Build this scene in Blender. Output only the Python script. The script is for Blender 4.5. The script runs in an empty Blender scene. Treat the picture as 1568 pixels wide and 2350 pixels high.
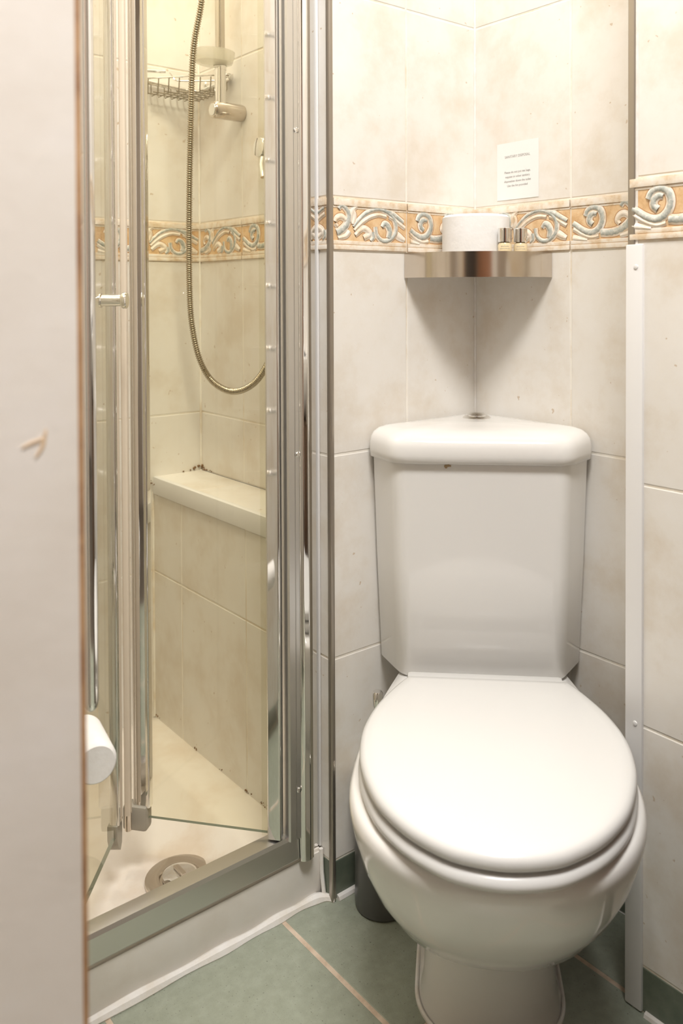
import bpy, bmesh, math, random
from mathutils import Vector, Matrix, noise
random.seed(4)
PI = math.pi
sc = bpy.context.scene
C = sc.collection

# ---------------------------------------------------------------- camera, light, exposure
FPX, YAW, PITCH, ROLL = 1974.56, 0.8801, 0.0164, -0.0035
CAM = Vector((-1.1847, -1.1067, 0.9937)); PPX, PPY = 835.2, 705.9
d = Vector((math.cos(YAW)*math.cos(PITCH), math.sin(YAW)*math.cos(PITCH), -math.sin(PITCH)))
r = Vector((math.sin(YAW), -math.cos(YAW), 0)); u = r.cross(d)
r2 = r*math.cos(ROLL)+u*math.sin(ROLL); u2 = -r*math.sin(ROLL)+u*math.cos(ROLL)
cd = bpy.data.cameras.new('camera'); cam = bpy.data.objects.new('camera', cd); C.objects.link(cam)
cam.matrix_world = Matrix(((r2.x, u2.x, -d.x, CAM.x), (r2.y, u2.y, -d.y, CAM.y), (r2.z, u2.z, -d.z, CAM.z), (0, 0, 0, 1)))
cd.sensor_fit = 'HORIZONTAL'; cd.sensor_width = 36; cd.lens = FPX/1568*36
# sensor_fit horizontal: shift is in units of the image width
cd.shift_x = (784-PPX)/1568; cd.shift_y = (PPY-1175)/1568
cd.clip_start = 0.02
cd.dof.use_dof = True; cd.dof.focus_distance = 1.4; cd.dof.aperture_fstop = 8.0
sc.camera = cam

w = bpy.data.worlds.new('world'); sc.world = w; w.use_nodes = True
w.node_tree.nodes['Background'].inputs[0].default_value = (1, .93, .84, 1)
w.node_tree.nodes['Background'].inputs[1].default_value = 0.08

def area(name, loc, target, size, power, col, sizey=None):
    l = bpy.data.lights.new(name, 'AREA'); l.energy = power; l.color = col
    l.shape = 'RECTANGLE'; l.size = size; l.size_y = sizey or size
    o = bpy.data.objects.new(name, l); C.objects.link(o); o.location = loc
    o.rotation_euler = (Vector(target)-Vector(loc)).to_track_quat('-Z', 'Y').to_euler()
    return o
area('ceiling_lamp', (-.86, -.98, 2.66), (-.50, -.50, .6), .62, 37.5, (1, .985, .965))
area('shower_fill_light', (-.60, .28, 2.6), (-.60, .28, 0), .30, 7.0, (1, .92, .82))  # added fill that brightens the shower interior, no fitting there
hl = area('door_fill_light', (-1.30, -.98, 2.6), (-1.12, -.62, .5), .2, 1.3, (1, .96, .92)); hl.data.spread = math.radians(42)  # added narrow fill aimed at the door leaf, no real source

sc.view_settings.view_transform = 'Standard'; sc.view_settings.look = 'None'
sc.view_settings.gamma = 1; sc.view_settings.use_curve_mapping = False
sc.view_settings.exposure = 0.75

# ---------------------------------------------------------------- materials
def lin(c): return tuple(((v/255)/12.92 if v/255 <= .04045 else ((v/255+.055)/1.055)**2.4) for v in c)
def mat(name, col, rough=.5, metal=0, coat=0, spec=.5):
    m = bpy.data.materials.new(name); m.use_nodes = True
    b = m.node_tree.nodes['Principled BSDF']
    b.inputs['Base Color'].default_value = (*col, 1); b.inputs['Roughness'].default_value = rough
    b.inputs['Metallic'].default_value = metal; b.inputs['Coat Weight'].default_value = coat
    b.inputs['Specular IOR Level'].default_value = spec
    return m
def nd(m, t, **kw):
    n = m.node_tree.nodes.new(t)
    for k, v in kw.items(): setattr(n, k, v)
    return n
def mottled(name, c1, c2, c3, scale=9, rough=.35, speck=None, bump=.15, speckscale=220, speckth=.035):
    m = mat(name, c1, rough); nt = m.node_tree; L = nt.links; b = nt.nodes['Principled BSDF']
    tc = nd(m, 'ShaderNodeTexCoord')
    n1 = nd(m, 'ShaderNodeTexNoise'); n1.inputs['Scale'].default_value = scale; n1.inputs['Detail'].default_value = 8; n1.inputs['Roughness'].default_value = .62
    L.new(tc.outputs['Object'], n1.inputs['Vector'])
    cr = nd(m, 'ShaderNodeValToRGB'); e = cr.color_ramp.elements
    e[0].position = .36; e[0].color = (*c2, 1); e[1].position = .52; e[1].color = (*c1, 1)
    x = e.new(.68); x.color = (*c3, 1)
    L.new(n1.outputs['Fac'], cr.inputs['Fac'])
    out = cr.outputs['Color']
    if speck:
        v = nd(m, 'ShaderNodeTexNoise'); v.inputs['Scale'].default_value = speckscale; v.inputs['Detail'].default_value = 2
        L.new(tc.outputs['Object'], v.inputs['Vector'])
        r_ = nd(m, 'ShaderNodeValToRGB'); q = r_.color_ramp.elements
        q[0].position = .70-speckth; q[0].color = (0, 0, 0, 1); q[1].position = .74; q[1].color = (1, 1, 1, 1)
        L.new(v.outputs['Fac'], r_.inputs['Fac'])
        mx = nd(m, 'ShaderNodeMixRGB'); mx.inputs['Color2'].default_value = (*speck, 1)
        L.new(r_.outputs['Color'], mx.inputs['Fac']); L.new(out, mx.inputs['Color1']); out = mx.outputs['Color']
    L.new(out, b.inputs['Base Color'])
    bp = nd(m, 'ShaderNodeBump'); bp.inputs['Strength'].default_value = bump; bp.inputs['Distance'].default_value = .002
    n2 = nd(m, 'ShaderNodeTexNoise'); n2.inputs['Scale'].default_value = scale*9; n2.inputs['Detail'].default_value = 4
    L.new(tc.outputs['Object'], n2.inputs['Vector']); L.new(n2.outputs['Fac'], bp.inputs['Height']); L.new(bp.outputs['Normal'], b.inputs['Normal'])
    return m
TILE = mottled('cream_tile', (.81, .775, .72), (.735, .67, .58), (.835, .81, .77), 7, .38, speck=(.62, .52, .41), bump=.12, speckscale=70, speckth=-.02)
GROUT = mottled('cream_grout', (.87, .83, .75), (.74, .64, .50), (.89, .86, .80), 10, .8)
SKIRT = mottled('green_skirting_tile', (.155, .18, .135), (.12, .145, .11), (.20, .22, .17), 14, .3)
FTILE = mottled('sage_floor_tile', (.305, .33, .265), (.28, .305, .24), (.335, .36, .295), 60, .33, speck=(.13, .14, .11), speckscale=330, speckth=.04)
FGROUT = mottled('beige_floor_grout', (.62, .50, .39), (.48, .36, .26), (.68, .57, .46), 30, .85)
OCHRE = mottled('ochre_border_glaze', (.79, .55, .31), (.66, .42, .21), (.83, .65, .43), 40, .4, speck=(.45, .27, .12), speckscale=260, speckth=0.0)
CREAM = mottled('cream_border_relief', (.85, .76, .64), (.72, .56, .38), (.88, .83, .76), 45, .35)
UMBER = mat('umber_border_line', (.50, .27, .13), .5)
BLUEG = mottled('blue_grey_border_relief', (.52, .53, .48), (.38, .41, .38), (.72, .69, .63), 160, .35)
CERAMIC = mat('white_ceramic', (.79, .775, .75), .08, 0, .2)
SEATP = mat('white_seat_plastic', (.66, .655, .64), .22, 0, 0, .3)
TRAYM = mottled('cream_tray_acrylic', (.82, .76, .68), (.74, .64, .53), (.84, .79, .72), 5, .25, bump=.03)
TRAYF = mottled('white_tray_front', (.74, .70, .64), (.68, .63, .56), (.77, .74, .69), 6, .3, bump=.03)
SILIC = mottled('white_silicone', (.80, .77, .73), (.75, .70, .63), (.84, .82, .8), 30, .5)
CHROME = mat('polished_chrome', (.83, .82, .80), .06, 1)
BRUSH = mat('satin_aluminium', (.74, .73, .71), .32, 1)
STEEL = mat('brushed_steel', (.66, .60, .53), .15, 1)
WPLAST = mat('white_plastic', (.80, .79, .78), .4)
METTRIM = mat('metal_tile_trim', (.42, .38, .33), .35, .9)
PAPER = mottled('white_paper', (.86, .85, .83), (.82, .80, .77), (.88, .87, .86), 12, .9, bump=.3)
CARD = mat('white_card', (.85, .84, .82), .7)
INK = mat('grey_ink', (.42, .41, .40), .7)
DGREY = mat('dark_grey_plastic', (.085, .085, .08), .35)
RUBBER = mat('beige_seal', (.70, .60, .47), .5)
TAUPE = mat('taupe_plastic', (.36, .33, .27), .4)
BROWNW = mottled('bare_brown_wood', (.45, .26, .13), (.30, .15, .07), (.55, .34, .18), 20, .6)
STAIN = mat('brown_mould', (.22, .12, .05), .8)
PAINT = mottled('white_door_paint', (.80, .755, .70), (.77, .72, .66), (.82, .78, .74), 10, .35, bump=.06)
PLASTER = mat('white_plaster', (.80, .77, .73), .8)
TERRA = mat('terracotta_door', (.42, .20, .11), .5)
HALLP = mat('beige_hall_plaster', (.34, .28, .22), .8)
CARPET = mat('brown_hall_carpet', (.10, .08, .06), .9)
DARK = mat('dark_hall', (.05, .045, .04), .6)
AMBER = mat('clear_amber_gel', (.80, .66, .42), .1)
def glassmat(name, tint, ior=1.45):
    m = bpy.data.materials.new(name); m.use_nodes = True; nt = m.node_tree; nt.nodes.clear()
    o = nt.nodes.new('ShaderNodeOutputMaterial'); mx = nt.nodes.new('ShaderNodeMixShader')
    t = nt.nodes.new('ShaderNodeBsdfTransparent'); g = nt.nodes.new('ShaderNodeBsdfGlossy'); f = nt.nodes.new('ShaderNodeFresnel')
    t.inputs[0].default_value = (*tint, 1); g.inputs['Roughness'].default_value = .02; f.inputs['IOR'].default_value = ior
    ge = nt.nodes.new('ShaderNodeNewGeometry'); mu = nt.nodes.new('ShaderNodeMath'); mu.operation = 'MULTIPLY_ADD'; mu.inputs[1].default_value = -1; mu.inputs[2].default_value = 1
    m2 = nt.nodes.new('ShaderNodeMath'); m2.operation = 'MULTIPLY'; nt.links.new(ge.outputs['Backfacing'], mu.inputs[0]); nt.links.new(mu.outputs[0], m2.inputs[0]); nt.links.new(f.outputs[0], m2.inputs[1]); nt.links.new(m2.outputs[0], mx.inputs[0]); nt.links.new(t.outputs[0], mx.inputs[1]); nt.links.new(g.outputs[0], mx.inputs[2]); nt.links.new(mx.outputs[0], o.inputs[0])
    return m
GLASS = glassmat('clear_shower_glass', (.962, .954, .89))
CLEARP = glassmat('clear_plastic', (.97, .97, .94), 1.15)
FROST = mat('frosted_clear_plastic', (.80, .76, .64), .25); FROST.node_tree.nodes['Principled BSDF'].inputs['Alpha'].default_value = .42
GEDGE = mat('green_glass_edge', (.15, .17, .13), .15)

# ---------------------------------------------------------------- helpers
def smooth(me, ang=.6):
    for p in me.polygons: p.use_smooth = True
    try: me.set_sharp_from_angle(angle=ang)
    except Exception: pass
def obj(name, bm, mats, parent=None, sm=True, ang=.6):
    me = bpy.data.meshes.new(name); bmesh.ops.recalc_face_normals(bm, faces=bm.faces[:]); bm.to_mesh(me); bm.free()
    for m in (mats if isinstance(mats, (list, tuple)) else [mats]): me.materials.append(m)
    if sm: smooth(me, ang)
    o = bpy.data.objects.new(name, me); C.objects.link(o)
    if parent:
        o.parent = parent; o.matrix_parent_inverse = Matrix.Translation(parent.location).inverted()
    return o
def tag(o, label=None, cat=None, group=None, kind=None):
    if label: o['label'] = label
    if cat: o['category'] = cat
    if group: o['group'] = group
    if kind: o['kind'] = kind
    return o
def thing(name, label, cat, loc, group=None):
    o = bpy.data.objects.new(name, None); C.objects.link(o); o.location = loc; o.empty_display_size = .05
    return tag(o, label, cat, group)
def struct(name, bm, m, parent=None, sm=False):
    o = obj(name, bm, m, parent, sm)
    if not parent: o['kind'] = 'structure'
    return o
def box(bm, a, b, mi=0, bev=0, M=None):
    x0, y0, z0 = [min(p, q) for p, q in zip(a, b)]; x1, y1, z1 = [max(p, q) for p, q in zip(a, b)]
    t = bmesh.new(); bmesh.ops.create_cube(t, size=1)
    for v in t.verts: v.co = Vector(((x0+x1)/2+v.co.x*(x1-x0), (y0+y1)/2+v.co.y*(y1-y0), (z0+z1)/2+v.co.z*(z1-z0)))
    if bev: bmesh.ops.bevel(t, geom=t.edges[:], offset=bev, segments=2, affect='EDGES', profile=.6)
    if M: bmesh.ops.transform(t, matrix=M, verts=t.verts[:])
    for f in t.faces: f.material_index = mi
    merge(bm, t)
def merge(bm, t):
    me = bpy.data.meshes.new('tmp'); t.to_mesh(me); t.free(); bm.from_mesh(me); bpy.data.meshes.remove(me)
def fillet(poly, rad, n=6):
    out = []; N = len(poly)
    for i in range(N):
        p = Vector(poly[i]); a = Vector(poly[i-1]); b = Vector(poly[(i+1) % N]); R = rad[i] if isinstance(rad, (list, tuple)) else rad
        if R <= 0: out.append(p); continue
        da = (a-p); db = (b-p); la = da.length; lb = db.length; da.normalize(); db.normalize()
        ang = da.angle(db); t = min(R/math.tan(ang/2), la*.48, lb*.48)
        s, e = p+da*t, p+db*t
        for k in range(n+1):
            q = k/n; out.append((1-q)**2*s+2*q*(1-q)*p+q*q*e)
    return out
def loft(bm, rings, cap0=True, cap1=True, mi=0, closed=True):
    vs = [[bm.verts.new(p) for p in ring] for ring in rings]; n = len(rings[0])
    for a, b in zip(vs, vs[1:]):
        for i in range(n if closed else n-1):
            f = bm.faces.new((a[i], a[(i+1) % n], b[(i+1) % n], b[i])); f.material_index = mi
    if cap0: f = bm.faces.new(vs[0][::-1]); f.material_index = mi
    if cap1: f = bm.faces.new(vs[-1]); f.material_index = mi
    return vs
def prism(bm, poly, z0, z1, mi=0, bev=0):
    if bev:
        c = sum((Vector(p) for p in poly), Vector((0, 0)))/len(poly)
        ins = [Vector(p)+(c-Vector(p)).normalized()*bev for p in poly]
        loft(bm, [[(p.x, p.y, z0) for p in ins], [(p[0], p[1], z0+bev) for p in poly], [(p[0], p[1], z1-bev) for p in poly], [(p.x, p.y, z1) for p in ins]], mi=mi)
    else: loft(bm, [[(p[0], p[1], z0) for p in poly], [(p[0], p[1], z1) for p in poly]], mi=mi)
def tube(bm, pts, rad, n=10, mi=0, cyclic=False, caps=True):
    pts = [Vector(p) for p in pts]; N = len(pts); rings = []; up = None
    for i in range(N):
        if cyclic: t = (pts[(i+1) % N]-pts[i-1]).normalized()
        else: t = (pts[min(i+1, N-1)]-pts[max(i-1, 0)]).normalized()
        if up is None:
            up = t.orthogonal().normalized()
        up = (up-t*up.dot(t)).normalized(); s = t.cross(up)
        R = rad[i] if isinstance(rad, (list, tuple)) else rad
        rings.append([pts[i]+(up*math.cos(2*PI*k/n)+s*math.sin(2*PI*k/n))*R for k in range(n)])
    if cyclic: loft(bm, rings+[rings[0]], False, False, mi)
    else: loft(bm, rings, caps, caps, mi)
def spline(P, n=8, cyclic=False):
    P = [Vector(p) for p in P]; out = []; N = len(P)
    for i in range(N if cyclic else N-1):
        p0, p1, p2, p3 = (P[(i-1) % N], P[i], P[(i+1) % N], P[(i+2) % N]) if cyclic else (P[max(i-1, 0)], P[i], P[i+1], P[min(i+2, N-1)])
        for k in range(n):
            t = k/n
            out.append(.5*((2*p1)+(-p0+p2)*t+(2*p0-5*p1+4*p2-p3)*t*t+(-p0+3*p1-3*p2+p3)*t**3))
    if not cyclic: out.append(P[-1])
    return out
def lathe(bm, prof, M=None, n=32, mi=0):
    rings = []
    for (R, z) in prof:
        rings.append([Vector((R*math.cos(2*PI*k/n), R*math.sin(2*PI*k/n), z)) for k in range(n)])
    if M: rings = [[M @ p for p in rg] for rg in rings]
    loft(bm, rings, True, True, mi)
def frame(o, x, y, z): return Matrix(((x[0], y[0], z[0], o[0]), (x[1], y[1], z[1], o[1]), (x[2], y[2], z[2], o[2]), (0, 0, 0, 1)))

# tiled wall: M maps (a along wall, b up, c out of wall) to world; front of the tiles at c=0
def tiled(name, M, alines, blines, back=.03, mats=None, gap=.0032, parent=None, skip=None, a0=None, a1=None, rel=.0008):
    bm = bmesh.new()
    A0 = alines[0] if a0 is None else a0; A1 = alines[-1] if a1 is None else a1
    box(bm, (A0, blines[0], -back), (A1, blines[-1], -rel), 1, 0, M)
    for i in range(len(alines)-1):
        for j in range(len(blines)-1):
            if skip and skip(i, j): continue
            g = gap/2
            x0 = alines[i]+(g if i else 0); x1 = alines[i+1]-(g if i < len(alines)-2 else 0); y0, y1 = blines[j]+g, blines[j+1]-g
            e = .0012
            ring0 = [(x0, y0, -rel), (x1, y0, -rel), (x1, y1, -rel), (x0, y1, -rel)]
            ring1 = [(x0, y0, -.0006), (x1, y0, -.0006), (x1, y1, -.0006), (x0, y1, -.0006)]
            ring2 = [(x0+e, y0+e, 0), (x1-e, y0+e, 0), (x1-e, y1-e, 0), (x0+e, y1-e, 0)]
            loft(bm, [[M @ Vector(p) for p in rg] for rg in (ring0, ring1, ring2)], False, True, 0)
    o = obj(name, bm, mats or [TILE, GROUT], parent, True, .2)
    if not parent: o['kind'] = 'structure'
    return o

ZS, H, HB = .0648, .333, .0872
Z1, Z2, Z3 = ZS+H, ZS+2*H, ZS+3*H
Z4 = Z3+HB; Z5 = Z4+H; Z6 = Z5+H; CEIL = 2.70
BL = [ZS, Z1, Z2, Z3, Z4, Z5, Z6, CEIL]
skipb = lambda i, j: j == 3          # the border course is built from its own tiles

# ---------------------------------------------------------------- decorative border tiles
SCROLL = [  # (polyline in mm, half width start/end, kind)
    ([(0, 47), (10, 42), (24, 33), (38, 28), (50, 30), (59, 38), (63, 50), (60, 62), (52, 68), (42, 69), (34, 64), (30, 56)], (3.2, 4.2), 'b'),
    ([(52, 58), (45, 59), (38, 54), (38, 46), (44, 41)], (2.6, 4.4), 'b'),
    ([(0, 39), (12, 33), (26, 25), (42, 20), (56, 22)], (2.0, 1.6), 'c'),
    ([(60, 27), (75, 26), (90, 28), (104, 34), (115, 45), (119, 58), (114, 68), (104, 74), (97, 68)], (4.6, 3.4), 'b'),
    ([(112, 50), (104, 55), (95, 53), (90, 45), (95, 39)], (3.0, 2.2), 'c'),
    ([(120, 48), (123, 60), (129, 70), (137, 74)], (4.0, 2.0), 'c'),
    ([(127, 44), (131, 58), (128, 68)], (2.4, 1.4), 'c'),
    ([(128, 40), (142, 54), (158, 65), (176, 71), (192, 71), (207, 66), (218, 56), (222, 44), (219, 31), (209, 22), (197, 18), (186, 21), (178, 30), (176, 42)], (2.0, 3.4), 'b'),
    ([(206, 24), (208, 36), (203, 45), (196, 48), (191, 42)], (4.4, 3.0), 'b'),
    ([(130, 34), (146, 47), (163, 57), (182, 62), (200, 60)], (1.6, 1.8), 'c'),
    ([(198, 70), (214, 66), (230, 57), (250, 47)], (2.4, 3.0), 'b'),
    ([(206, 60), (220, 55), (236, 46), (250, 39)], (1.5, 2.0), 'c'),
    ([(165, 18), (171, 24), (170, 33)], (1.5, 3.4), 'b'),
    ([(224, 30), (236, 24), (250, 19)], (4.5, 1.0), 'c'),
    ([(0, 22), (16, 19), (34, 16)], (3.5, 1.0), 'c'),
    ([(132, 26), (150, 38), (164, 30), (150, 22)], (2.0, 4.0), 'c'),
    ([(96, 20), (112, 24), (120, 32)], (1.0, 3.0), 'c'),
]
def border_tile(M, x0, x1, src0, parent, mirror=False):
    """one border tile from a=x0..x1 on the wall; the pattern starts src0 metres into the repeat"""
    bm = bmesh.new(); g = .0016; X0, X1 = x0+g, x1-g; h0, h1 = Z3+g, Z4-g
    loft(bm, [[M @ Vector(p) for p in rg] for rg in (
        [(X0, h0, -.0012), (X1, h0, -.0012), (X1, h1, -.0012), (X0, h1, -.0012)],
        [(X0, h0, .0006), (X1, h0, .0006), (X1, h1, .0006), (X0, h1, .0006)])], False, True, 0)
    # cream mouldings along top and bottom, each with a step
    for (b0, b1, c) in ((h0, h0+.0085, .0028), (h0+.0085, h0+.0155, .0016), (h1-.0125, h1, .0030), (h1-.0165, h1-.0125, .0014)):
        box(bm, (X0, b0+.0004, -.0008), (X1, b1-.0004, c), 1, .0006, M)
    for pts, (wa, wb), kind in SCROLL:
        P = spline([(p[0], p[1], 0) for p in pts], 5)
        n = len(P)
        for layer, (ex, mi, hz) in enumerate(((3.0, 3, .0011), (2.0, 1, .0019), (0, 2 if kind == 'b' else 1, .0030))):
            if layer == 2 and kind == 'c': hz = .0026
            L, R_, T = [], [], []
            runs = []; cur = []
            for i, p in enumerate(P):
                px = x0+(p.x/1000-src0)
                if X0+.0035 < px < X1-.0035: cur.append(i)
                else:
                    if len(cur) > 2: runs.append(cur)
                    cur = []
            if len(cur) > 2: runs.append(cur)
            for run in runs:
                prev = None
                for i in run:
                    p = P[i]; t = (P[min(i+1, n-1)]-P[max(i-1, 0)]).normalized(); s = Vector((-t.y, t.x, 0))
                    q = i/(n-1); wdt = (wa+(wb-wa)*q)*(1.28 if kind == 'b' else 1.4)*(math.sin(PI*min(1, q*1.0+.10))*.35+.75)+ex
                    if kind == 'b' and layer == 2: wdt *= (1+.12*math.sin(i*2.1))
                    a = x0+(p.x/1000-src0); b = Z3+p.y/1000
                    hh = max(h0+.004, min(h1-.004, b))
                    row = [(-1, .0006), (-.62, hz*.85), (0, hz), (.62, hz*.85), (1, .0006)]
                    vs = [bm.verts.new(M @ Vector((min(X1-.0006, max(X0+.0006, a+s.x*wdt/1000*k)), min(h1-.009, max(h0+.009, hh+s.y*wdt/1000*k)), z))) for k, z in row]
                    if prev:
                        for k in range(4):
                            f = bm.faces.new((prev[k], prev[k+1], vs[k+1], vs[k])); f.material_index = mi
                    prev = vs
    bmesh.ops.remove_doubles(bm, verts=bm.verts[:], dist=1e-6)
    me = obj('border_tile', bm, [OCHRE, CREAM, BLUEG, UMBER], parent, True, .9)
    return me
def border_run(M, lines, src, parent):
    for i in range(len(lines)-1):
        border_tile(M, lines[i], lines[i+1], src[i], parent)

# ---------------------------------------------------------------- floor
FX = [-1.295, -1.006, -.717, -.428, -.130, .0]
FY = [-1.14, -.85, -.56, -.27, 0.03]
Mf = frame((0, 0, 0), (1, 0, 0), (0, 1, 0), (0, 0, 1))
floor = tiled('floor', Mf, FX, FY, back=.05, mats=[FTILE, FGROUT], gap=.0075, rel=.0008)

bm = bmesh.new(); box(bm, (-2.5, -2.5, -.05), (0, -1.1405, -.001)); box(bm, (-2.5, -1.1405, -.05), (-1.2955, .03, -.001)); struct('floor_hall', bm, CARPET)
# ---------------------------------------------------------------- room walls
S1, P = .3418, .1438
# wall behind the toilet on the left: plane y=0, looked at from -y.  a = x
Ml = frame((0, 0, 0), (1, 0, 0), (0, 0, 1), (0, -1, 0))
LX = [-S1+.006, -.173, 0]
wl = tiled('wall_left', Ml, LX, BL, back=.10, skip=skipb)
border_run(Ml, LX, [.085, .005], wl)
# its end, turned into the shower opening: plane x=-S1, normal -x, a = y
Me = frame((-S1, 0, 0), (0, -1, 0), (0, 0, 1), (-1, 0, 0))
we = tiled('wall_left_return', Me, [-.10, -.003], [ZS]+BL[1:], back=.02, skip=skipb)
border_run(Me, [-.10, -.003], [.08], we)
bm = bmesh.new(); tube(bm, [(-.2415, .6085, .60), (-.2415, .6085, CEIL)], .0028, 8); tube(bm, [(-.358, .609, .08), (-.358, .609, .566)], .003, 8); struct('trim_11', bm, GROUT, sm=True)
# right wall: plane x=0, a = -y
Mr = frame((0, 0, 0), (0, -1, 0), (0, 0, 1), (-1, 0, 0))
RX = [0, .2175, .44]
wr = tiled('wall_right', Mr, RX, BL, back=.06, skip=skipb)
border_run(Mr, RX, [.0325, 0], wr)
# boxed-out wall nearer the camera: plane x=-P
Mp = frame((-P, 0, 0), (0, -1, 0), (0, 0, 1), (-1, 0, 0))
PX = [.424, .69, .94, 1.19, 1.44, 1.69, 1.94, 2.19, 2.5]
wp = tiled('wall_boxing', Mp, PX, BL, back=.14, skip=skipb)
border_run(Mp, PX[:5], [0.0, 0, 0, 0], wp)
bm = bmesh.new(); box(bm, (-P, -1.44, Z3), (-P+.01, -2.5, Z4)); struct('trim_5', bm, CREAM)
# skirtings
for nm, M_, a0, a1 in (('baseboard_left', Ml, [-S1+.006, -.173, 0], None), ('baseboard_right', Mr, [0, .2175, .44], None), ('baseboard_boxing', Mp, PX, None), ('baseboard_return', Me, [-.06, -.003], None)):
    o = tiled(nm, M_, a0, [0.0, ZS], back=.02, mats=[SKIRT, GROUT])
# silicone along wall foot
bm = bmesh.new()
tube(bm, [(-S1+.01, -.001, .001), (0, -.001, .001)], .007, 8); tube(bm, [(-P-.001, -.452, .0), (-P-.001, -2.5, 0)], .006, 8)
struct('trim_6', bm, SILIC, sm=True)
# corner joint silicone between the two walls
bm = bmesh.new(); tube(bm, [(-.001, -.001, 0), (-.001, -.001, CEIL)], .0024, 8); struct('trim_7', bm, SILIC, sm=True)
# metal trims on outer corners
bm = bmesh.new()
prism(bm, fillet([(-S1-.002, .006), (-S1-.002, -.004), (-S1+.006, -.004), (-S1+.006, .006)], .002, 3), 0.002, CEIL)
struct('trim_1', bm, METTRIM, sm=True)
bm = bmesh.new()
prism(bm, fillet([(-P-.0025, -.4225), (-P-.0025, -.4335), (-P+.004, -.4335), (-P+.004, -.4225)], .0015, 3), Z3-.02, CEIL)
struct('trim_2', bm, METTRIM, sm=True)
bm = bmesh.new()
prism(bm, fillet([(-P-.001, -.4335), (-P-.001, -.4375), (-P+.004, -.4375), (-P+.004, -.4335)], .0005, 3), Z3-.02, CEIL)
struct('trim_8', bm, SILIC, sm=True)
bm = bmesh.new()
box(bm, (-P-.0045, -.4205, .002), (-P+.004, -.447, Z3-.004), 0, .0025)
box(bm, (-P+.004, -.4205, .002), (-P+.03, -.424, Z3-.004), 0, .001)
strip = struct('trim_3', bm, WPLAST, sm=True)
for zz in (Z3-.035, .40):
    bm = bmesh.new(); lathe(bm, [(.0005, .0015), (.003, .001), (.0035, 0)], frame((-P-.0045, -.437, zz), (0, 1, 0), (0, 0, 1), (-1, 0, 0)), 12); obj('screw_cap', bm, WPLAST, strip)

# shower: back wall y=.61, right wall x=-.24 above the ledge, lower face x=-.357
Mb = frame((0, .61, 0), (1, 0, 0), (0, 0, 1), (0, -1, 0))
BX = [-1.02, -.985, -.735, -.485, -.24]
wb = tiled('wall_back', Mb, BX, [.05]+BL[1:], skip=skipb)
border_run(Mb, BX[1:], [0, 0, .005], wb)
Ms = frame((-.24, 0, 0), (0, -1, 0), (0, 0, 1), (-1, 0, 0))
SX = [-.61, -.431, -.181, -.10]
ws = tiled('wall_shower_side', Ms, SX, [.60]+BL[2:], skip=lambda i, j: j == 2)
border_run(Ms, SX, [.071, 0, 0], ws)
Mw = frame((-.357, 0, 0), (0, -1, 0), (0, 0, 1), (-1, 0, 0))
tiled('wall_shower_lower', Mw, [-.61, -.483, -.236, -.06], [.05, Z1, .565], back=.02)
# ledge: tiled top
Mt = frame((0, 0, .60), (0, -1, 0), (1, 0, 0), (0, 0, 1))
tiled('shower_ledge', Mt, [-.61, -.431, -.181, -.06], [-.354, -.24], back=.035, gap=.002)
bm = bmesh.new()
box(bm, (-.3635, .60, .566), (-.351, .07, .603), 0, .003); struct('trim_4', bm, WPLAST, sm=True)
# stub of wall between niche and opening, shower left wall, entry walls, ceiling
bm = bmesh.new(); box(bm, (-.32, .10, 0), (-.21, .13, CEIL)); struct('wall_niche_end', bm, PLASTER)
Mx = frame((-1.02, 0, 0), (0, 1, 0), (0, 0, 1), (1, 0, 0))
tiled('wall_shower_left', Mx, [0.0, .11, .36, .61], BL, mats=[TILE, GROUT])
Mn = frame((-.97, 0, 0), (0, 1, 0), (0, 0, 1), (1, 0, 0))
tiled('wall_entry', Mn, [-.30, -.15, .0], BL, back=.08)
bm = bmesh.new(); box(bm, (-2.5, .0, 0), (-.97, .03, CEIL)); struct('wall_far_left', bm, PLASTER)
bm = bmesh.new(); box(bm, (-2.5, -2.5, CEIL), (0.1, .7, CEIL+.05)); struct('ceiling', bm, PLASTER)
bm = bmesh.new(); box(bm, (-2.55, -2.5, 0), (-2.5, .03, CEIL)); struct('wall_hall_left', bm, HALLP)
bm = bmesh.new(); box(bm, (-2.5, -2.55, 0), (0, -2.5, CEIL)); struct('wall_hall_rear', bm, HALLP)
# dark doorway and brown door leaf behind the camera, unseen, placed for the shelf's reflection
bm = bmesh.new(); box(bm, (-2.4, -2.499, 0), (-1.35, -2.47, 2.05)); struct('door_2', bm, TERRA)
bm = bmesh.new(); box(bm, (-2.499, -2.4, 0), (-2.46, -1.45, 2.05)); struct('door_3', bm, DARK)

bm = bmesh.new(); box(bm, (-1.35, -2.499, 0), (-1.05, -2.46, 2.3)); struct('trim_9', bm, PLASTER)  # unseen white strips added as bright surroundings in the shelf's reflection
bm = bmesh.new(); box(bm, (-2.499, -1.45, 0), (-2.46, -1.0, 2.3)); struct('trim_10', bm, PLASTER)
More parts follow.
